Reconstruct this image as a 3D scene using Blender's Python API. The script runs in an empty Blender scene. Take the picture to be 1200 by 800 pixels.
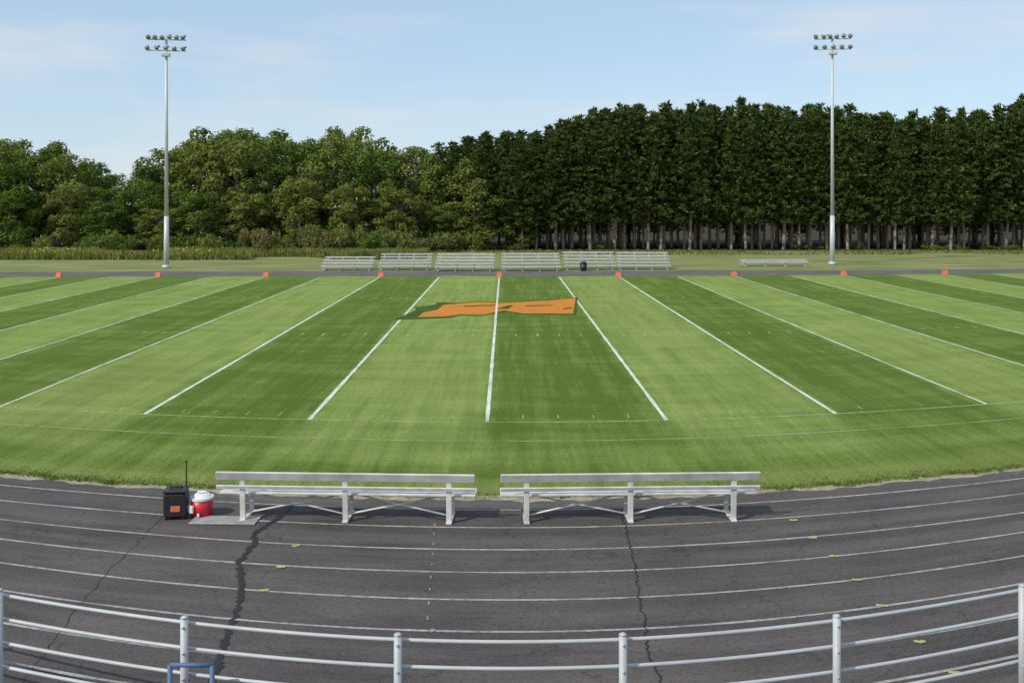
import bpy, math, random
from mathutils import Vector, Matrix
from mathutils.geometry import tessellate_polygon
random.seed(7)
R=random.random
U=random.uniform
scene=bpy.context.scene
COL=scene.collection
H=5.5
# ------------------------------------------------------------------ helpers
def lerp_tab(tab,x):
    if x<=tab[0][0]: return tab[0][1]
    for (a,b),(c,d) in zip(tab,tab[1:]):
        if x<=c: return b+(d-b)*(x-a)/(c-a)
    return tab[-1][1]

def plan(u,d):
    """stadium plan warped about the camera: u metres along the straight, d metres out from the stand.
    The near straight bows round the stand, the far one is almost straight."""
    th=math.atan2(u,d); r=math.hypot(u,d); t=min(1.0,18.0/d)
    e=(10+10*t) if th<0 else (7+5*t)
    e*=(min(abs(th),0.8)/0.531)**2
    Y=1.0/(1.0/r+e/6215.0)
    return Y*th,Y
def yard_u(k,d):
    return -0.63-0.007*(d-24.4)+k*4.572

class MB:
    def __init__(s): s.v=[]; s.f=[]; s.m=[]
    def add(s,vs,fs,mi=0):
        o=len(s.v); s.v+= [tuple(p) for p in vs]
        s.f+=[tuple(i+o for i in f) for f in fs]; s.m+=[mi]*len(fs)
    def box(s,c,sz,rot=None,mi=0,bev=0.0):
        hx,hy,hz=[a/2 for a in sz]
        if bev<=0:
            vs=[Vector((x,y,z)) for x in(-hx,hx) for y in(-hy,hy) for z in(-hz,hz)]
            fs=[(0,1,3,2),(4,6,7,5),(0,4,5,1),(2,3,7,6),(0,2,6,4),(1,5,7,3)]
        else:
            b=min(bev,hx*.9,hy*.9,hz*.9)
            vs=[];fs=[]
            rings=[(hx-b,hy-b,-hz),(hx,hy,-hz+b),(hx,hy,hz-b),(hx-b,hy-b,hz)]
            for (rx,ry,z) in rings:
                bb=b
                for p in [(rx-bb,-ry),(rx,-ry+bb),(rx,ry-bb),(rx-bb,ry),(-rx+bb,ry),(-rx,ry-bb),(-rx,-ry+bb),(-rx+bb,-ry)]:
                    vs.append(Vector((p[0],p[1],z)))
            for k in range(3):
                for i in range(8):
                    j=(i+1)%8
                    fs.append((k*8+i,k*8+j,k*8+8+j,k*8+8+i))
            fs.append(tuple(range(7,-1,-1))); fs.append(tuple(range(24,32)))
        if rot is not None: vs=[rot@p for p in vs]
        c=Vector(c); s.add([p+c for p in vs],fs,mi)
    def tube(s,a,b,r0,r1=None,n=10,mi=0,cap=True):
        if r1 is None:r1=r0
        a=Vector(a);b=Vector(b);d=(b-a)
        if d.length<1e-6:return
        d.normalize()
        x=d.orthogonal().normalized(); y=d.cross(x)
        vs=[];fs=[]
        for (c,r) in((a,r0),(b,r1)):
            for i in range(n):
                t=2*math.pi*i/n
                vs.append(c+x*math.cos(t)*r+y*math.sin(t)*r)
        for i in range(n):
            j=(i+1)%n; fs.append((i,j,n+j,n+i))
        if cap: fs.append(tuple(range(n-1,-1,-1))); fs.append(tuple(range(n,2*n)))
        s.add(vs,fs,mi)
    def sweep(s,pts,r,n=10,mi=0):
        pts=[Vector(p) for p in pts]; vs=[];fs=[]
        for i,p in enumerate(pts):
            t=(pts[min(i+1,len(pts)-1)]-pts[max(0,i-1)]).normalized()
            side=Vector((-t.y,t.x,0)).normalized(); up=Vector((0,0,1))
            for k in range(n):
                a=2*math.pi*k/n; vs.append(p+side*math.cos(a)*r+up*math.sin(a)*r)
        for i in range(len(pts)-1):
            for k in range(n):
                j=(k+1)%n; fs.append((i*n+k,i*n+j,i*n+n+j,i*n+n+k))
        s.add(vs,fs,mi)
    def obj(s,name,mats,parent=None,smooth=False,link=True):
        me=bpy.data.meshes.new(name); me.from_pydata(s.v,[],s.f)
        for m in (mats if isinstance(mats,(list,tuple)) else [mats]): me.materials.append(m)
        me.polygons.foreach_set('material_index',s.m)
        if smooth: me.polygons.foreach_set('use_smooth',[True]*len(s.f))
        me.update()
        o=bpy.data.objects.new(name,me)
        if link: COL.objects.link(o)
        if parent: o.parent=parent
        return o
def empty(name,loc=(0,0,0),rz=0):
    o=bpy.data.objects.new(name,None); o.location=loc; o.rotation_euler=(0,0,rz)
    o.empty_display_size=.3; COL.objects.link(o); return o

# ------------------------------------------------------------------ materials
def newmat(name):
    m=bpy.data.materials.new(name); m.use_nodes=True
    nt=m.node_tree; b=nt.nodes['Principled BSDF']; return m,nt,b
class N:
    def __init__(s,nt): s.nt=nt
    def new(s,t,**k):
        n=s.nt.nodes.new(t)
        for a,b in k.items(): setattr(n,a,b)
        return n
    def link(s,a,b): s.nt.links.new(a,b)
    def _in(s,sock,v):
        if isinstance(v,(int,float)): sock.default_value=v
        elif isinstance(v,tuple): sock.default_value=v if len(v)==len(sock.default_value) else tuple(v)+(1,)
        else: s.link(v,sock)
    def math(s,op,a,b=0.0,c=0.0,clamp=False):
        n=s.new('ShaderNodeMath',operation=op,use_clamp=clamp)
        s._in(n.inputs[0],a); s._in(n.inputs[1],b); s._in(n.inputs[2],c); return n.outputs[0]
    def mix(s,f,a,b,bt='MIX'):
        n=s.new('ShaderNodeMix',data_type='RGBA',blend_type=bt)
        s._in(n.inputs[0],f); s._in(n.inputs[6],a); s._in(n.inputs[7],b); return n.outputs[2]
    def noise(s,vec,scale,detail=4,rough=.55):
        n=s.new('ShaderNodeTexNoise'); n.inputs['Scale'].default_value=scale
        n.inputs['Detail'].default_value=detail; n.inputs['Roughness'].default_value=rough
        if vec is not None: s.link(vec,n.inputs['Vector'])
        return n.outputs[0]
    def remap(s,v,a,b,c=0.0,d=1.0,smooth=False):
        n=s.new('ShaderNodeMapRange',interpolation_type='SMOOTHSTEP' if smooth else 'LINEAR')
        s._in(n.inputs[0],v)
        for i,x in enumerate((a,b,c,d)): n.inputs[i+1].default_value=x
        return n.outputs[0]
    def scale(s,vec,sc):
        n=s.new('ShaderNodeMapping'); s.link(vec,n.inputs[0]); n.inputs['Scale'].default_value=sc
        return n.outputs[0]
    def grey(s,v):
        fc=s.new('ShaderNodeCombineXYZ'); [s.link(v,fc.inputs[i]) for i in range(3)]; return fc.outputs[0]
    def bump(s,h,strength,dist,bsdf):
        n=s.new('ShaderNodeBump'); n.inputs['Strength'].default_value=strength
        n.inputs['Distance'].default_value=dist; s.link(h,n.inputs['Height']); s.link(n.outputs[0],bsdf.inputs['Normal'])

def simple(name,col,rough=.6,metal=0.0,var=.25,scale=6.0,bump=0.0):
    m,nt,b=newmat(name); n=N(nt)
    g=n.new('ShaderNodeNewGeometry').outputs['Position']
    f=n.noise(g,scale,5); f=n.remap(f,.3,.7)
    c=n.mix(f,tuple(x*(1-var) for x in col),tuple(min(1,x*(1+var)) for x in col))
    n.link(c,b.inputs['Base Color']); b.inputs['Roughness'].default_value=rough; b.inputs['Metallic'].default_value=metal
    if bump: n.bump(f,bump,.01,b)
    return m

def mat_field():
    m,nt,b=newmat('field_grass'); n=N(nt)
    uv=n.new('ShaderNodeUVMap',uv_map='plan').outputs[0]
    sep=n.new('ShaderNodeSeparateXYZ'); n.link(uv,sep.inputs[0])
    u,d=sep.outputs[0],sep.outputs[1]
    n1=n.noise(uv,.9,5,.65)
    uu=n.math('ADD',u,n.math('MULTIPLY_ADD',d,.007,.63-.007*24.4))
    uw=n.math('ADD',uu,n.math('MULTIPLY',n.math('SUBTRACT',n1,.5),1.0))
    ph=n.math('FRACT',n.math('DIVIDE',uw,9.144))
    sn=n.math('SINE',n.math('MULTIPLY',ph,2*math.pi))
    light=n.remap(sn,.28,-.28,.10,.78,True)
    nd=n.noise(n.scale(uv,(.5,.5,.5)),1.0,5,.6)
    dm=n.math('ADD',d,n.math('MULTIPLY',n.math('SUBTRACT',nd,.5),3.5))
    mask=n.remap(dm,19.0,25.0,0.0,1,True)
    ap=n.math('SINE',n.math('MULTIPLY',n.math('ADD',d,n.math('MULTIPLY',n1,.5)),2*math.pi/2.3))
    apl=n.remap(ap,-.8,.8,.22,.50,True)
    lf=n.new('ShaderNodeMix'); n.link(mask,lf.inputs[0]); n.link(apl,lf.inputs[2]); n.link(light,lf.inputs[3])
    L=lf.outputs[0]
    st=n.noise(n.scale(uv,(1.6,.09,1)),1.0,6,.65)
    st2=n.noise(n.scale(uv,(6,.22,1)),1.0,4,.65)
    cr=n.noise(n.scale(uv,(.16,1.0,1)),1.0,6,.65)
    bl=n.noise(uv,.35,5,.6)
    L=n.math('ADD',L,n.math('MULTIPLY',n.math('SUBTRACT',st,.5),1.3))
    L=n.math('ADD',L,n.math('MULTIPLY',n.math('SUBTRACT',st2,.5),.85))
    L=n.math('ADD',L,n.math('MULTIPLY',n.math('SUBTRACT',cr,.5),1.1))
    L=n.math('ADD',L,n.math('MULTIPLY',n.math('SUBTRACT',bl,.5),.7),clamp=True)
    c=n.mix(L,(.088,.150,.016),(.275,.350,.090))
    big=n.remap(n.noise(uv,.12,4),.35,.7)
    c=n.mix(n.math('MULTIPLY',big,.25),c,(.19,.23,.055))
    fine=n.noise(uv,12,6,.8)
    c=n.mix(1.0,c,n.grey(n.remap(fine,.25,.75,.5,1.5)),'MULTIPLY')
    dry=n.math('MULTIPLY',n.remap(d,19.6,17.9,0,1),n.remap(n.noise(uv,1.6,6,.7),.40,.62))
    c=n.mix(n.math('MULTIPLY',dry,.7),c,(.23,.195,.085))
    n.link(c,b.inputs['Base Color']); b.inputs['Roughness'].default_value=.9
    b.inputs['Specular IOR Level'].default_value=.1
    n.bump(n.noise(uv,22,5,.7),.9,.05,b)
    return m
def mat_ground():
    m,nt,b=newmat('meadow_grass'); n=N(nt)
    g=n.new('ShaderNodeNewGeometry').outputs['Position']
    a=n.remap(n.noise(n.scale(g,(.5,1.6,1)),.25,6,.65),.35,.65)
    c=n.mix(a,(.11,.17,.04),(.24,.26,.085))
    a2=n.remap(n.noise(n.scale(g,(.22,1.8,1)),.5,5,.6),.47,.62)
    c=n.mix(n.math('MULTIPLY',a2,.8),c,(.34,.29,.17))
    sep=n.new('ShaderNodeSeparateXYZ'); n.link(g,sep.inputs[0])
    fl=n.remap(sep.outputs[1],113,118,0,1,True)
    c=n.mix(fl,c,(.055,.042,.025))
    n.link(c,b.inputs['Base Color']); b.inputs['Roughness'].default_value=.95
    b.inputs['Specular IOR Level'].default_value=.1
    n.bump(n.noise(g,5,5,.7),.8,.08,b)
    return m
def mat_asphalt(name,base=.05):
    m,nt,b=newmat(name); n=N(nt)
    uv=n.new('ShaderNodeUVMap',uv_map='plan').outputs[0]
    sep=n.new('ShaderNodeSeparateXYZ'); n.link(uv,sep.inputs[0])
    streak=n.remap(n.noise(n.scale(uv,(.12,2.2,1)),1.0,6,.65),.3,.7)
    blot=n.remap(n.noise(n.scale(uv,(.4,1,1)),.7,6,.7),.38,.66)
    c=n.mix(streak,(base*.60,base*.54,base*.52),(base*1.42,base*1.25,base*1.18))
    c=n.mix(n.math('MULTIPLY',blot,.7),c,(base*1.95,base*1.72,base*1.60))
    lane=n.math('SINE',n.math('MULTIPLY',sep.outputs[1],2*math.pi/1.0))
    c=n.mix(n.remap(lane,-1,1,0,.28),c,(base*.5,base*.46,base*.45))
    sp=n.noise(uv,36,3,.8)
    c=n.mix(n.remap(sp,.55,.76,0,.8),c,(.25,.22,.20))
    sp2=n.noise(uv,14,5,.8)
    c=n.mix(n.remap(sp2,.50,.28,0,.65),c,(.018,.016,.016))
    v=n.new('ShaderNodeTexVoronoi',feature='DISTANCE_TO_EDGE'); v.inputs['Scale'].default_value=.4
    wv=n.new('ShaderNodeVectorMath',operation='ADD')
    nz=n.new('ShaderNodeTexNoise'); nz.inputs['Scale'].default_value=1.5; nz.inputs['Detail'].default_value=5; n.link(uv,nz.inputs['Vector'])
    n.link(n.scale(uv,(.7,1,1)),wv.inputs[0]); n.link(nz.outputs['Color'],wv.inputs[1]); n.link(wv.outputs[0],v.inputs['Vector'])
    ck=n.remap(v.outputs[0],.0,.008,.35,0)
    c=n.mix(ck,c,(.015,.014,.014))
    n.link(c,b.inputs['Base Color']); b.inputs['Roughness'].default_value=.92
    b.inputs['Specular IOR Level'].default_value=.12
    n.bump(sp,.5,.01,b)
    return m
def mat_paint(name,col,under,wear=.45,scale=9,soft=.12):
    m,nt,b=newmat(name); n=N(nt)
    g=n.new('ShaderNodeNewGeometry').outputs['Position']
    f=n.noise(g,scale,6,.75); g2=n.noise(g,.8,3)
    f=n.math('ADD',f,n.math('MULTIPLY',n.math('SUBTRACT',g2,.5),.6))
    f=n.remap(f,wear-soft,wear+soft)
    c=n.mix(f,under,col)
    n.link(c,b.inputs['Base Color']); b.inputs['Roughness'].default_value=.9
    b.inputs['Specular IOR Level'].default_value=.1
    return m
def mat_leaf(name,c1,c2,c3,trans=.3,ns=.35):
    m=bpy.data.materials.new(name); m.use_nodes=True; nt=m.node_tree; n=N(nt)
    for x in list(nt.nodes): nt.nodes.remove(x)
    out=n.new('ShaderNodeOutputMaterial')
    oi=n.new('ShaderNodeObjectInfo'); g=n.new('ShaderNodeNewGeometry').outputs['Position']
    a=n.remap(n.noise(g,ns,2,.6),.35,.65)
    c=n.mix(a,c1,c2)
    c=n.mix(n.remap(oi.outputs['Random'],.2,1.0,0,.9),c,c3)
    c=n.mix(1.0,c,n.grey(n.remap(n.noise(g,2.5,1,.7),.3,.7,.55,1.4)),'MULTIPLY')
    d=n.new('ShaderNodeBsdfDiffuse'); t=n.new('ShaderNodeBsdfTranslucent')
    n.link(c,d.inputs[0]); n.link(c,t.inputs[0])
    mx=n.new('ShaderNodeMixShader'); mx.inputs[0].default_value=trans
    n.link(d.outputs[0],mx.inputs[1]); n.link(t.outputs[0],mx.inputs[2]); n.link(mx.outputs[0],out.inputs[0])
    return m

M_field=mat_field(); M_ground=mat_ground()
M_track=mat_asphalt('track_asphalt',.082); M_ftrack=mat_asphalt('far_track_asphalt',.12)
M_white=mat_paint('field_line_paint',(.72,.74,.67),(.34,.41,.19),.45,9,.16)
M_faint=mat_paint('faint_field_line',(.42,.49,.30),(.18,.26,.06),.5)
M_lane=mat_paint('lane_line_paint',(.44,.42,.40),(.15,.14,.13),.47,8,.2)
M_orange=mat_paint('logo_orange_paint',(.66,.21,.03),(.33,.20,.04),.44,2.2,.22)
M_black=mat_paint('logo_black_paint',(.03,.05,.014),(.075,.13,.02),.52,2,.25)
M_tar=simple('crack_tar',(.016,.015,.014),.7,var=.4)
M_yellow=mat_paint('yellow_lane_paint',(.50,.46,.18),(.22,.21,.11),.42,20,.2)
M_bluep=mat_paint('worn_white_paint',(.38,.40,.41),(.12,.11,.105),.5,20,.2)
M_dirt=simple('sandy_soil',(.32,.27,.18),.95,var=.4,scale=5)
M_alu=simple('weathered_aluminum',(.50,.50,.47),.6,.1,var=.15,scale=4)
M_alu2=simple('bench_plank_aluminum',(.60,.57,.53),.6,.0,var=.22,scale=3)
M_galv=simple('galvanized_steel',(.46,.47,.48),.6,.1,var=.12,scale=2)
M_blue=simple('blue_paint',(.08,.13,.24),.6,var=.2)
M_pole=simple('pole_galvanized',(.55,.56,.56),.5,.1,var=.12)
M_lampb=simple('lamp_housing',(.16,.17,.18),.5,.3)
M_lampg=simple('lamp_reflector',(.28,.30,.32),.4,.3)
M_blk=simple('black_plastic',(.018,.018,.02),.45)
M_red=simple('red_plastic',(.55,.02,.035),.4,var=.1)
M_wht=simple('white_plastic',(.75,.75,.75),.45,var=.06)
M_cone=simple('orange_vinyl',(.66,.14,.07),.7,var=.1)
M_sheet=simple('grey_rubber_mat',(.30,.29,.29),.8,var=.25)
M_bark=simple('pine_bark',(.27,.21,.16),.95,var=.4,scale=3)
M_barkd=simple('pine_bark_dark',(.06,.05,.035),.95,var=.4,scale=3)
M_bark2=simple('grey_bark',(.13,.11,.085),.95,var=.4,scale=3)
M_leaf=mat_leaf('broad_leaves',(.070,.128,.022),(.150,.215,.040),(.215,.235,.060),.3,.22)
M_pine=mat_leaf('pine_needles',(.052,.088,.022),(.098,.132,.036),(.095,.125,.034),.22)
M_weed=mat_leaf('tall_weeds_leaf',(.15,.18,.04),(.26,.26,.08),(.2,.22,.06),.3,.5)
M_gold=simple('goldenrod_flower',(.45,.38,.05),.9)
M_shrub=mat_leaf('shrub_leaves',(.11,.16,.035),(.19,.20,.065),(.22,.17,.07),.25)
M_blade=mat_leaf('grass_blades',(.09,.16,.025),(.19,.25,.06),(.16,.22,.045),.3,1.2)

# ------------------------------------------------------------------ ground sheets
def sheet(name,us,ds,z,mat,jit=None):
    vs=[];uvs=[];fs=[]
    for j,d in enumerate(ds):
        for i,u in enumerate(us):
            dd=d+(jit(u,j,len(ds)) if jit else 0)
            x,y=plan(u,dd); vs.append((x,y,z)); uvs.append((u,dd))
    nu=len(us)
    for j in range(len(ds)-1):
        for i in range(nu-1):
            a=j*nu+i; fs.append((a,a+1,a+nu+1,a+nu))
    me=bpy.data.meshes.new(name); me.from_pydata(vs,[],fs); me.materials.append(mat)
    l=me.uv_layers.new(name='plan')
    for lp in me.loops: l.data[lp.index].uv=uvs[lp.vertex_index]
    o=bpy.data.objects.new(name,me); COL.objects.link(o); return o
def rng(a,b,s):
    n=int(round((b-a)/s)); return [a+(b-a)*i/n for i in range(n+1)]
g=MB(); S=1500
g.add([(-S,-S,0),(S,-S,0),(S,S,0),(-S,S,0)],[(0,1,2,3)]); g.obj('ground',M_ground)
us=rng(-52,52,.8)
sheet('football_field',us,rng(17.6,75.5,.7),.004,M_field)
def wob(u): return .05*math.sin(u*1.7)+.04*math.sin(u*4.3+1)+.03*math.sin(u*9.1+2)
sheet('dirt_edge',rng(-52,52,.12),[17.5,18.16],.008,M_dirt,lambda u,j,n:(wob(u)+U(-.05,.05)+(.16 if abs(u+.2)<1.0 else 0)) if j else 0)
sheet('running_track',rng(-52,52,.12),rng(3.0,17.9,.7),.012,M_track,lambda u,j,n:(wob(u*1.3+2)*.9+U(-.025,.025)) if j==n-1 else 0)
sheet('running_track',rng(-75,75,1.5),[74.4,76.4,78.4,80.0],.008,M_ftrack)

def ribbon(mb,pts,w,z,mi=0,wj=0.0):
    vs=[];fs=[]
    for i,p in enumerate(pts):
        a=Vector(pts[max(0,i-1)]); b=Vector(pts[min(len(pts)-1,i+1)]); t=(b-a).normalized()
        nrm=Vector((-t.y,t.x)); ww=w*(1+U(-wj,wj))/2
        q=Vector(p); l=q+nrm*ww; r=q-nrm*ww
        vs+=[(l.x,l.y,z),(r.x,r.y,z)]
    for i in range(len(pts)-1): fs.append((2*i,2*i+1,2*i+3,2*i+2))
    mb.add(vs,fs,mi)
E=empty('field_lines')
mb=MB()
for k in range(-10,11):
    ribbon(mb,[plan(yard_u(k,d),d) for d in rng(24.4,73.2,.6)],.11 if abs(k)<3 else .08,.012,0,.25)
mb.obj('yard_lines',M_white,E)
mb=MB()
ribbon(mb,[plan(u,24.4) for u in rng(-47,47,.5)],.06,.008)
ribbon(mb,[plan(u,22.45) for u in rng(-47,47,.5)],.045,.008)
for k in range(-50,51):
    if k%5==0: continue
    for d in (40.7,57.0):
        u=-.75+k*.9144; ribbon(mb,[plan(u,d-.3),plan(u,d+.3)],.07,.008)
    for d in (25.0,72.6):
        u=-.63+k*.9144; ribbon(mb,[plan(u,d-.2),plan(u,d+.2)],.03,.008)
ribbon(mb,[plan(u,73.25) for u in rng(-47,47,.5)],.08,.016)
mb.obj('sidelines_and_hash_marks',M_faint,E)
# midfield logo
E=empty('midfield_logo')
OUT=[(-5.7,46.0),(-5.0,50.2),(-5.2,51.6),(-4.2,53.0),(-4.2,54.3),(-3.0,54.1),(-1.9,54.9),(-.5,54.4),(.4,54.8),(1.95,55.7),(3.9,57.3),(3.2,48.2),(.6,48.3),(-.3,49.6),(-1.6,47.7),(-2.6,47.9),(-3.0,46.9),(-4.2,46.5)]
INN=[(-4.6,47.1),(-3.2,47.4),(-2.6,48.3),(-1.5,48.1),(-.4,50.1),(.5,48.7),(3.08,48.6),(3.75,56.7),(2.0,55.2),(.4,54.3),(-.5,53.9),(-1.9,54.4),(-3.0,53.5),(-3.75,52.9),(-3.9,50.4),(-4.5,49.2)]
def ngon(mb,P,z,mi=0):
    vs=[Vector((x,y,z)) for x,y in P]; mb.add(vs,[tuple(t) for t in tessellate_polygon([vs])],mi)
m1=MB(); ngon(m1,OUT,.018); m1.obj('logo_outline',M_black,E)
m1=MB(); ngon(m1,INN,.022)
for P in ([(-2.6,51.8),(-.8,52.4),(-.8,52.9),(-2.6,52.4)],[(-.9,50.6),(-.2,50.8),(.1,52.6),(-.2,52.6)],[(.7,52.0),(2.2,52.4),(2.2,52.8),(.8,52.5)],[(2.7,50.6),(3.2,51.0),(3.2,51.6),(2.7,51.2)]): ngon(m1,P,.026,1)
m1.obj('logo_fill',[M_orange,M_black],E)
mm=MB(); ribbon(mm,[plan(yard_u(0,d),d) for d in rng(46,57,.6)],.11,.030); mm.obj('centre_line',M_white,E)

E=empty('lane_lines'); mb=MB()
for d in (17.35,16.4,15.35,14.4,13.4,12.4,11.4,10.4):
    ribbon(mb,[plan(u,d) for u in rng(-50,50,.3)],.05,.016,0,.2)
mb.obj('near_lanes',M_lane,E); mb=MB()
for d in (75.9,78.3):
    ribbon(mb,[plan(u,d) for u in rng(-70,70,1)],.05,.012)
mb.obj('far_lanes',M_lane,E)
mb=MB(); E2=empty('lane_marks')
for x,y in [(-3.52,14.6),(-3.55,13.7),(-3.5,15.5),(4.93,15.9),(5.0,15.05),(5.03,14.1),(5.04,13.2),(4.88,16.8),(5.17,11.3),(5.1,12.1)]:
    a=U(-.5,.5)
    for (dx,ln) in((0,.10),(.06,.06)):
        c=Vector((x+dx,y+U(-.03,.03))); t=Vector((math.cos(a),math.sin(a)))*ln/2
        ribbon(mb,[c-t,c+t],.07,.022 if dx==0 else .026)
mb.obj('yellow_marks',M_yellow,E2)
mb=MB()
for i in range(9):
    t=i/9; x=-1.33+.23*t; y=16.6-4.2*t; ln=U(.05,.14)
    ribbon(mb,[(x,y),(x+.01,y-ln)],.025,.022)
ribbon(mb,[(-1.06,12.45),(-1.0,12.40)],.09,.024)
mb.obj('white_dashes',M_bluep,E2)
mb=MB()
def crack(pts,w):
    out=[]
    for a,b in zip(pts,pts[1:]):
        for i in range(12):
            t=i/12; out.append((a[0]+(b[0]-a[0])*t+U(-.03,.03),a[1]+(b[1]-a[1])*t+U(-.01,.01)))
    ribbon(mb,out,w,.020,0,.5)
crack([(-4.02,17.7),(-4.08,17.0),(-4.3,16.1),(-4.17,15.6),(-4.2,14.8),(-3.98,14.2),(-3.83,13.7),(-3.72,13.1),(-3.66,12.4),(-3.55,11.8),(-3.45,11.2),(-3.3,10)],.085)
crack([(1.95,17),(1.92,16),(1.9,15.2),(1.85,14.3),(1.77,13.5),(1.75,12.7),(1.68,12),(1.7,11)],.022)
crack([(-6.2,17.6),(-6.1,16),(-6.05,14.5),(-5.9,13),(-5.6,11),(-5.5,10)],.008)
mb.obj('track_cracks',M_tar)

mb=MB()
for i in range(16000):
    u=U(-22,22); d=18.04+wob(u)+abs(random.gauss(0,.28)); 
    if abs(u+.2)<.9 and R()<.7: continue
    x,y=plan(u,d); h=U(.02,.07)*(1.2 if d<18.3 else .7); a=U(0,6.28); w=.012
    mb.add([(x-w*math.cos(a),y-w*math.sin(a),.004),(x+w*math.cos(a),y+w*math.sin(a),.004),(x+U(-.03,.03),y+U(-.03,.03),h)],[(0,1,2)])
mb.obj('grass_fringe',M_blade)

# ------------------------------------------------------------------ benches
def bench(x,y,rz,L=4.5):
    E=empty('team_bench',(x,y,.012),rz)
    m=MB(); m.box((0,-.10,.80),(L,.16,.035),Matrix.Rotation(math.radians(-68),3,'X'),bev=.008); m.obj('backrest',M_alu2,E)
    m=MB(); m.box((0,.16,.45),(L,.20,.04),bev=.008); m.box((0,.385,.45),(L,.20,.04),bev=.008)
    m.obj('seat',M_alu2,E)
    m=MB(); m.box((0,-.09,.60),(L,.07,.03),Matrix.Rotation(math.radians(-72),3,'X'),bev=.006); m.obj('lower_back_rail',M_alu2,E)
    lx=[-L/2+.45,0,L/2-.45]
    for i,a in enumerate(lx):
        m=MB()
        m.box((a,-.045,.42),(.095,.035,.84),Matrix.Rotation(math.radians(3),3,'X'),bev=.006)
        m.box((a,.47,.215),(.075,.035,.43),bev=.006)
        m.box((a,.22,.405),(.05,.50,.05))
        m.box((a,.21,.02),(.10,.62,.035),bev=.006)
        m.obj('leg_%d'%(i+1),M_alu2,E)
    m=MB()
    for a,b in ((lx[0],lx[1]),(lx[2],lx[1])):
        m.tube((a,.02,.12),(b,.40,.38),.016,n=8)
        m.tube((a,.40,.38),(b,.02,.12),.016,n=8)
    m.obj('cross_braces',M_alu2,E,True)
bench(-2.88,16.72,math.radians(-2.5)); bench(2.05,16.72,math.radians(2.0))

E=empty('equipment_case',(-5.9,16.95,.012),.12)
m=MB(); m.box((0,0,.25),(.38,.34,.42),bev=.03); m.obj('case_body',M_blk,E)
m=MB(); m.box((0,0,.49),(.40,.36,.05),bev=.015); m.tube((-.1,0,.54),(.1,0,.54),.015); m.tube((-.1,0,.51),(-.1,0,.54),.012); m.tube((.1,0,.51),(.1,0,.54),.012); m.obj('lid_and_handle',M_blk,E)
m=MB(); m.box((.02,-.176,.2),(.16,.012,.10),bev=.003); m.obj('orange_label',M_cone,E)
m=MB(); [m.tube((sx,sy,0),(sx,sy,.06),.03) for sx in(-.14,.14) for sy in(-.12,.12)]; m.obj('feet',M_blk,E)
m=MB(); m.tube((.15,.1,.4),(.15,.1,.93),.014,.010); m.tube((.15,.1,.93),(.15,.1,.96),.02); m.obj('telescopic_pole',M_blk,E)
E=empty('drink_cooler',(-5.48,17.05,.012),0)
m=MB()
m.tube((0,0,0),(0,0,.30),.175,.19,24); m.obj('cooler_body',M_red,E,True)
m=MB(); m.tube((0,0,.30),(0,0,.34),.20,.20,24); m.tube((0,0,.34),(0,0,.39),.185,.12,24); m.box((0,0,.42),(.16,.04,.035),bev=.01); m.obj('lid',M_wht,E)
m=MB(); m.tube((0,-.17,.06),(0,-.22,.06),.02); m.box((0,-.22,.075),(.03,.02,.05)); m.obj('spigot',M_wht,E)
m=MB(); m.box((-.15,-.16,.16),(.14,.05,.13),Matrix.Rotation(-.7,3,'Z'),bev=.01); m.obj('white_label',M_wht,E)
m=MB(); m.box((-4.98,16.75,.028),(1.15,.42,.022),Matrix.Rotation(-.03,3,'Z'),bev=.006); m.obj('rubber_mat',M_sheet)

# ------------------------------------------------------------------ guard railing
E=empty('guard_railing')
D=9.0; SP=2.1
m=MB(); u0=-1.065; RZ=(1.41,1.16,.91,.66)
for k in range(-7,9):
    u=u0+k*SP; x,y=plan(u,D)
    m.tube((x,y-.045,0),(x,y-.045,1.49),.038,n=12); m.tube((x,y-.045,1.49),(x,y-.045,1.505),.043,.02,12)
    for z in RZ: m.tube((x,y-.10,z),(x,y+.045,z),.012,n=6)
m.obj('posts',M_galv,E,True)
m=MB()
for z in RZ: m.sweep([(*plan(u,D+.03),z) for u in rng(-15,15,.25)],.018,12)
m.obj('rails',M_galv,E,True)
E=empty('stair_handrail'); m=MB()
a=plan(-3.22,8.85); yy=a[1]-.15
for q in (0,.40): m.tube((a[0]+q,yy,0),(a[0]+q,yy,1.14),.024)
for z in (1.14,.92): m.tube((a[0],yy,z),(a[0]+.40,yy,z),.022)
m.obj('bars',M_blue,E,True)

# ------------------------------------------------------------------ bleachers far side
def bleacher(x,y,W,rows,rise,rz=0):
    E=empty('aluminum_bleachers',(x,y,0),rz)
    m=MB()
    for r in range(rows):
        z=.40+r*rise; yy=r*.6
        m.box((0,yy,z),(W,.25,.045),bev=.008)
        m.box((0,yy-.13,z-.03),(W,.02,.10))
    for r in range(rows):
        m.box((0,r*.6+.3,.14+r*rise),(W,.28,.035))
    m.obj('seat_planks',M_alu,E)
    m=MB()
    n=4
    for i in range(n):
        a=-W/2+.3+(W-.6)*i/(n-1)
        m.box((a,(rows-1)*.3,.03),(.06,rows*.6+.2,.05))
        top=.38+(rows-1)*rise
        m.tube((a,-.1,.10),(a,(rows-1)*.6,top),.03,n=6)
        for r in range(rows): m.tube((a,r*.6,.05),(a,r*.6,.37+r*rise),.025,n=6)
    m.tube((-W/2+.3,(rows-1)*.6,.1),(0,(rows-1)*.6,.3+(rows-1)*rise),.02,n=6)
    m.tube((W/2-.3,(rows-1)*.6,.1),(0,(rows-1)*.6,.3+(rows-1)*rise),.02,n=6)
    m.obj('frame',M_galv,E)
bleacher(-13.8,80.6,4.3,4,.22); bleacher(-9.0,80.9,4.4,5,.22,.03); bleacher(-3.95,79.9,4.9,5,.23,-.02)
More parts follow.
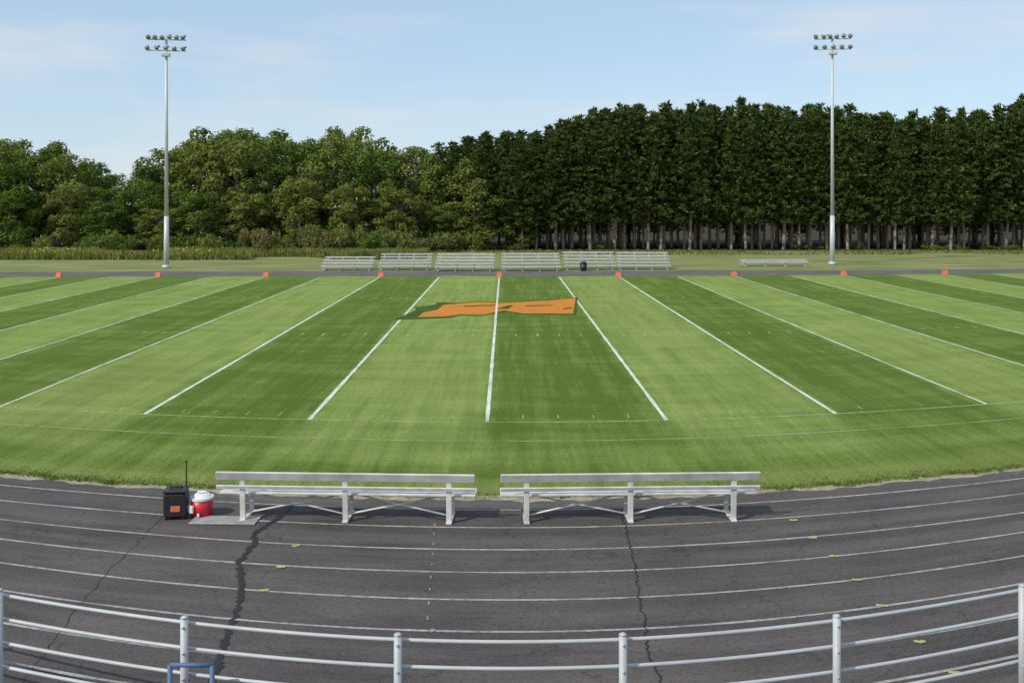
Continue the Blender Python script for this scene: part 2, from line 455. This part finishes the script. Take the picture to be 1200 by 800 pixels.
bleacher(1.6,80.0,4.9,5,.24,.02); bleacher(6.6,81.4,4.4,5,.25); bleacher(11.2,81.6,4.5,5,.24,-.03)
bleacher(23.6,86.5,6.0,2,.14,.02)
E=empty('litter_bin',(5.95,80.2,0)); m=MB(); m.tube((0,0,0),(0,0,.6),.24,.30,16); m.tube((0,0,.6),(0,0,.66),.32,.32,16); m.obj('bin_body',M_blk,E,True)
m=MB(); m.tube((0,0,.66),(0,0,.80),.31,.12,16); m.obj('bin_lid',M_blk,E,True)

# ------------------------------------------------------------------ light poles
def light_pole(x,y,ht,rz=0):
    E=empty('stadium_light_pole',(x,y,0),rz)
    m=MB(); m.tube((0,0,0),(0,0,4.5),.24,.20,14); m.tube((0,0,4.5),(0,0,ht),.17,.10,14); m.tube((0,0,0),(0,0,.25),.36,.34,14); m.obj('shaft',M_pole,E,True)
    m=MB()
    for z in (ht-.15,ht-1.10):
        m.box((0,-.05,z),(3.3,.09,.09)); m.box((0,-.4,z+.22),(3.2,.04,.04))
    m.box((0,-.3,ht-1.5),(.7,.45,.3),bev=.04)
    m.obj('crossarms',M_pole,E)
    m=MB()
    for r,z in enumerate((ht+.08,ht-.88)):
        n=6 if r==0 else 5
        for i in range(n):
            a=-1.5+3.0*i/(n-1)+U(-.06,.06)
            d=Vector((U(-.35,.35),-1,-.5)).normalized()
            c=Vector((a,-.25,z+U(-.05,.05)))
            m.tube(c-d*.15,c+d*.16,.10,.205,14,0,False); m.tube(c-d*.38,c-d*.15,.08,.10,10,0)
            m.tube(c+d*.145,c+d*.15,.195,.195,14,1)
            m.tube((a,-.05,z-.2),tuple(c),.03,n=6)
    m.obj('floodlights',[M_lampb,M_lampg],E,True)
light_pole(-30.1,84,20.0,.15); light_pole(29.5,88.8,20.9,-.1)

for k in range(-4,5):
    u=yard_u(0,73)+k*9.144; x,y=plan(u,73.9)
    E=empty('yard_marker',(x,y,.004)); m=MB()
    w,h,t=.22,.34,.16
    m.add([(-w,-t,0),(w,-t,0),(w,t,0),(-w,t,0),(-w*.8,-.03,h),(w*.8,-.03,h),(w*.8,.03,h),(-w*.8,.03,h)],[(3,2,1,0),(4,5,6,7),(0,1,5,4),(1,2,6,5),(2,3,7,6),(3,0,4,7)])
    m.obj('wedge',M_cone,E)
    m=MB(); m.add([(-w*.35,-t*.72-.006,.09),(w*.35,-t*.72-.006,.09),(w*.3,-t*.36-.006,.24),(-w*.3,-t*.36-.006,.24)],[(0,1,2,3)]); m.obj('number_patch',M_wht,E)

# ------------------------------------------------------------------ trees
def rdir():
    z=U(-1,1); a=U(0,2*math.pi); s=math.sqrt(1-z*z); return Vector((s*math.cos(a),s*math.sin(a),z))
def leafquad(mb,c,nrm,s,mi=0):
    x=nrm.orthogonal().normalized(); y=nrm.cross(x); a=U(0,6.28)
    X=(x*math.cos(a)+y*math.sin(a))*s; Y=(y*math.cos(a)-x*math.sin(a))*s*U(.5,.9)
    mb.add([c-X,c-Y*.8,c+X,c+Y],[(0,1,2,3)],mi)
def broadleaf(seed,w=3.4,ht=15.0,low=.10,nl=36,skew=.5):
    random.seed(seed); mb=MB()
    mb.tube((0,0,0),(0,0,ht*.3),.26,.19,8,1); mb.tube((0,0,ht*.3),(U(-.4,.4),U(-.4,.4),ht*.75),.19,.06,8,1)
    lobes=[]
    for i in range(nl):
        t=(i+.5)/nl; z=ht*(low+(.93-low)*t)
        prof=math.sqrt(max(.05,1-((t-skew)/(.62 if t<skew else 1.06-skew))**2))
        a=i*2.4+U(-.5,.5); rr=w*prof*(U(.1,.5) if R()<.25 else U(.6,1.0))
        r=U(.95,1.9)
        c=Vector((rr*math.cos(a),rr*math.sin(a),min(z,ht-r*.8))); lobes.append((c,r))
        if R()<.6: mb.tube((0,0,max(ht*.15,z-2)),tuple(c),.08,.02,5,1)
    for c,r in lobes:
        n=int(68*r*r)+30
        for j in range(n):
            d=rdir()
            if d.z<-.4 and R()<.7: d.z=-d.z
            k=r*(R()**.22)*U(.75,1.12)
            p=c+Vector((d.x*k,d.y*k,d.z*k*.8))
            nn=(d*1.2+rdir()*.8+Vector((0,0,.3))).normalized()
            leafquad(mb,p,nn,U(.15,.28))
    return mb.obj('broadleaf_proto',[M_leaf,M_bark2],link=False).data
def pine(seed,ht=19.0,base=3.9,wid=2.6):
    random.seed(seed); mb=MB()
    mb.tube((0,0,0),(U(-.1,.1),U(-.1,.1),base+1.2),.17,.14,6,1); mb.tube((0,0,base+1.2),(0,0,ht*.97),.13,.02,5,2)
    z=base
    while z<ht-.15:
        t=(z-base)/(ht-base)
        L=wid*(1-t)**.62*(.75+.25*min(1,t*5))*U(.7,1.15)+.12
        nb=7 if t<.75 else 5
        a0=U(0,6.28)
        for i in range(nb):
            if R()<.06: continue
            a=a0+i*2*math.pi/nb+U(-.3,.3); l=L*U(.5,1.3)
            up=.1+.8*t
            e=Vector((math.cos(a)*l,math.sin(a)*l,z+l*up*.6)); s=Vector((0,0,z))
            ns=max(2,int(l*3.2))
            for j in range(ns):
                f=.12+.88*(j+R())/ns; p=s.lerp(e,f)+rdir()*.30
                for q in range(5):
                    d=((e-s).normalized()*.5+rdir()*.8+Vector((0,0,.55))).normalized()
                    ln=U(.35,.66); sd=d.orthogonal().normalized()
                    sd=(Matrix.Rotation(U(0,6.28),3,d)@sd)*U(.10,.19)
                    mb.add([p-sd,p+sd,p+d*ln],[(0,1,2)])
        z+=U(.36,.58)*(1.0-.25*t)
    for i in range(8):
        zz=U(1.6,base+.5); a=U(0,6.28); l=U(.5,1.3); mb.tube((0,0,zz),(l*math.cos(a),l*math.sin(a),zz+U(-.1,.2)),.018,.006,3,1,False)
    return mb.obj('pine_proto',[M_pine,M_bark,M_barkd],link=False).data
TOP=[(-66.4,14.6),(-62,14),(-56.4,13.5),(-54.2,11),(-52.5,10.0),(-47.6,10.4),(-44.8,11.2),(-42.6,15.5),(-38.7,16.8),(-34.3,16.3),(-31,13.6),(-28.2,14.9),(-25.4,14.3),(-23.2,16.2),(-19.9,16),(-17.7,14.3),(-13.3,14.3),(-10,13.6),(-6.6,14.0),(-2.2,14.6),(0,14.9),(3.9,14.4),(5.5,15.0),(7.7,16.9),(11,17.8),(15.5,18.7),(20,18.0),(27.6,18.7),(31,18.2),(38.7,18.2),(49.8,17.1),(58.6,17.7),(62.5,17.2),(65.0,19.4),(70,20)]
def top(x,y): 
    h=lerp_tab(TOP,x*125/y); return 5.5+(h-5.5)*y/125
BL=[broadleaf(10+i,w=[3.6,4.4,3.4,4.8,4.0][i],skew=[.5,.55,.45,.6,.5][i]) for i in range(5)]
PN=[pine(50+i,wid=[2.7,3.1,2.5,2.9,3.3,2.8,2.6][i]) for i in range(7)]
random.seed(21)
W=empty('woodland')
def inst(par,me,x,y,s,sw,nm):
    o=bpy.data.objects.new(nm,me); COL.objects.link(o); o.parent=par
    o.location=(x,y,0); o.scale=(sw,sw,s); o.rotation_euler=(U(-.03,.03),U(-.03,.03),U(0,6.28))
for (yy,fac,step,var) in ((135,.95,4.8,.08),(128,.98,5.6,.08),(122,.84,5.8,.14),(117.5,.52,5.2,.25)):
    x=-105
    while x<({135:-6,128:6,122:2,117.5:5}[yy]):
        y=yy+U(-1.6,1.6); h=top(x,y)*fac*(1+U(-var,var))
        s=h/15.0; inst(W,random.choice(BL),x,y,s,s**.4*U(.85,1.2),'broadleaf')
        x+=step*U(.7,1.3)
x=-4
while x<105:
    y=139+U(-1,1); s=top(x,y)*.8/15; inst(W,random.choice(BL),x,y,s,1.15,'broadleaf'); x+=U(4.5,6)
P=empty('pine_plantation')
for ri,yy in enumerate((119,121.5,124.5,128,132)):
    x=(1.0,-3,-7,-9,-9)[ri]
    while x<105:
        y=yy+U(-1.2,1.2); h=top(x,y)*(U(.93,1.01) if R()<.9 else U(1.01,1.04))*(1.0 if ri else .96)
        s=h/19.0; inst(P,random.choice(PN),x+U(-.7,.7),y,s,U(.9,1.3),'pine')
        x+=U(1.6,2.8)
def shrub(seed,mat):
    random.seed(seed); mb=MB()
    for i in range(9):
        c=Vector((U(-1.6,1.6),U(-1.2,1.2),U(.4,1.5))); r=U(.5,.95)
        mb.tube((c.x*.3,c.y*.3,0),tuple(c),.03,.01,4,1)
        for j in range(130):
            d=rdir(); k=r*R()**.3; p=c+d*k; p.z=max(.05,p.z)
            leafquad(mb,p,(d+rdir()*.9).normalized(),U(.08,.17))
    return mb.obj('shrub_proto',[mat,M_bark2],link=False).data
SH=[shrub(80+i,M_shrub if i<1 else M_leaf) for i in range(4)]
random.seed(5)
G=empty('undergrowth_shrubs')
x=-80
while x<-4:
    inst(G,random.choice(SH),x,U(110,115),U(.6,1.5),U(.7,1.4),'shrub'); x+=U(1.6,3.6)
for i in range(9): inst(G,SH[0 if i%3 else 1],U(-27,-12),U(104,108),U(1.0,1.7),U(.8,1.2),'shrub')
for i in range(18): inst(G,random.choice(SH),U(-4,75),U(117,122),U(.2,.4),U(.5,.9),'shrub')
mb=MB()
for i in range(26000):
    x=U(-80,-9)if R()<.86 else U(-9,75); y=U(96,106) if x<-9 else U(106,114)
    dens=math.sin(x*.35)+math.sin(x*.13+y*.4)
    if dens<-1.0: continue
    h=U(.35,.95)*(1.0 if x<-9 else .35); a=U(0,3.14); w=U(.04,.10)
    l=Vector((U(-.15,.15),U(-.15,.15),h))
    mb.add([(x-w*math.cos(a),y-w*math.sin(a),0),(x+w*math.cos(a),y+w*math.sin(a),0),(x+l.x+w*.5,y+l.y,h),(x+l.x-w*.5,y+l.y,h)],[(0,1,2,3)])
    if x<-25 and R()<.10*(1+math.sin(x*.5)):
        leafquad(mb,Vector((x+l.x,y+l.y,h)),rdir(),U(.08,.15),1)
mb.obj('tall_weeds',[M_weed,M_gold])

# ------------------------------------------------------------------ light
EL=math.radians(42); sx,sy=-.78,-.62; az=math.atan2(sx,sy)
sd=bpy.data.lights.new('sun','SUN'); sd.energy=3.3; sd.angle=math.radians(.53); sd.color=(1,.94,.85)
so=bpy.data.objects.new('sun',sd); COL.objects.link(so)
v=Vector((math.sin(az)*math.cos(EL),math.cos(az)*math.cos(EL),math.sin(EL)))
so.rotation_euler=(-v).to_track_quat('-Z','Y').to_euler(); so.location=(-40,-30,60)
w=bpy.data.worlds.new('World'); scene.world=w; w.use_nodes=True; nt=w.node_tree; n=N(nt)
bg=nt.nodes['Background']; sk=n.new('ShaderNodeTexSky',sky_type='NISHITA'); sk.sun_disc=False
sk.sun_elevation=EL; sk.sun_rotation=az%(2*math.pi); sk.air_density=1.0; sk.dust_density=.2; sk.ozone_density=2.0
tc=n.new('ShaderNodeTexCoord').outputs['Generated']
cl=n.noise(n.scale(tc,(1.4,1.4,9)),1.9,6,.55)
c=n.mix(.65,sk.outputs[0],(3.25,4.35,5.4))      # thin high haze
cf=n.remap(cl,.42,.72,0,.62,True)
c=n.mix(cf,c,(4.9,5.15,5.6))
n.link(c,bg.inputs[0]); bg.inputs[1].default_value=.15
scene.view_settings.view_transform='Standard'; scene.view_settings.look='None'; scene.view_settings.exposure=0
# ------------------------------------------------------------------ camera
cd=bpy.data.cameras.new('camera'); cd.sensor_width=36; cd.lens=36*1130/1200; cd.shift_y=-160/1200; cd.clip_end=5000
co=bpy.data.objects.new('camera',cd); COL.objects.link(co); co.location=(0,0,H); co.rotation_euler=(math.radians(90),0,0)
scene.camera=co
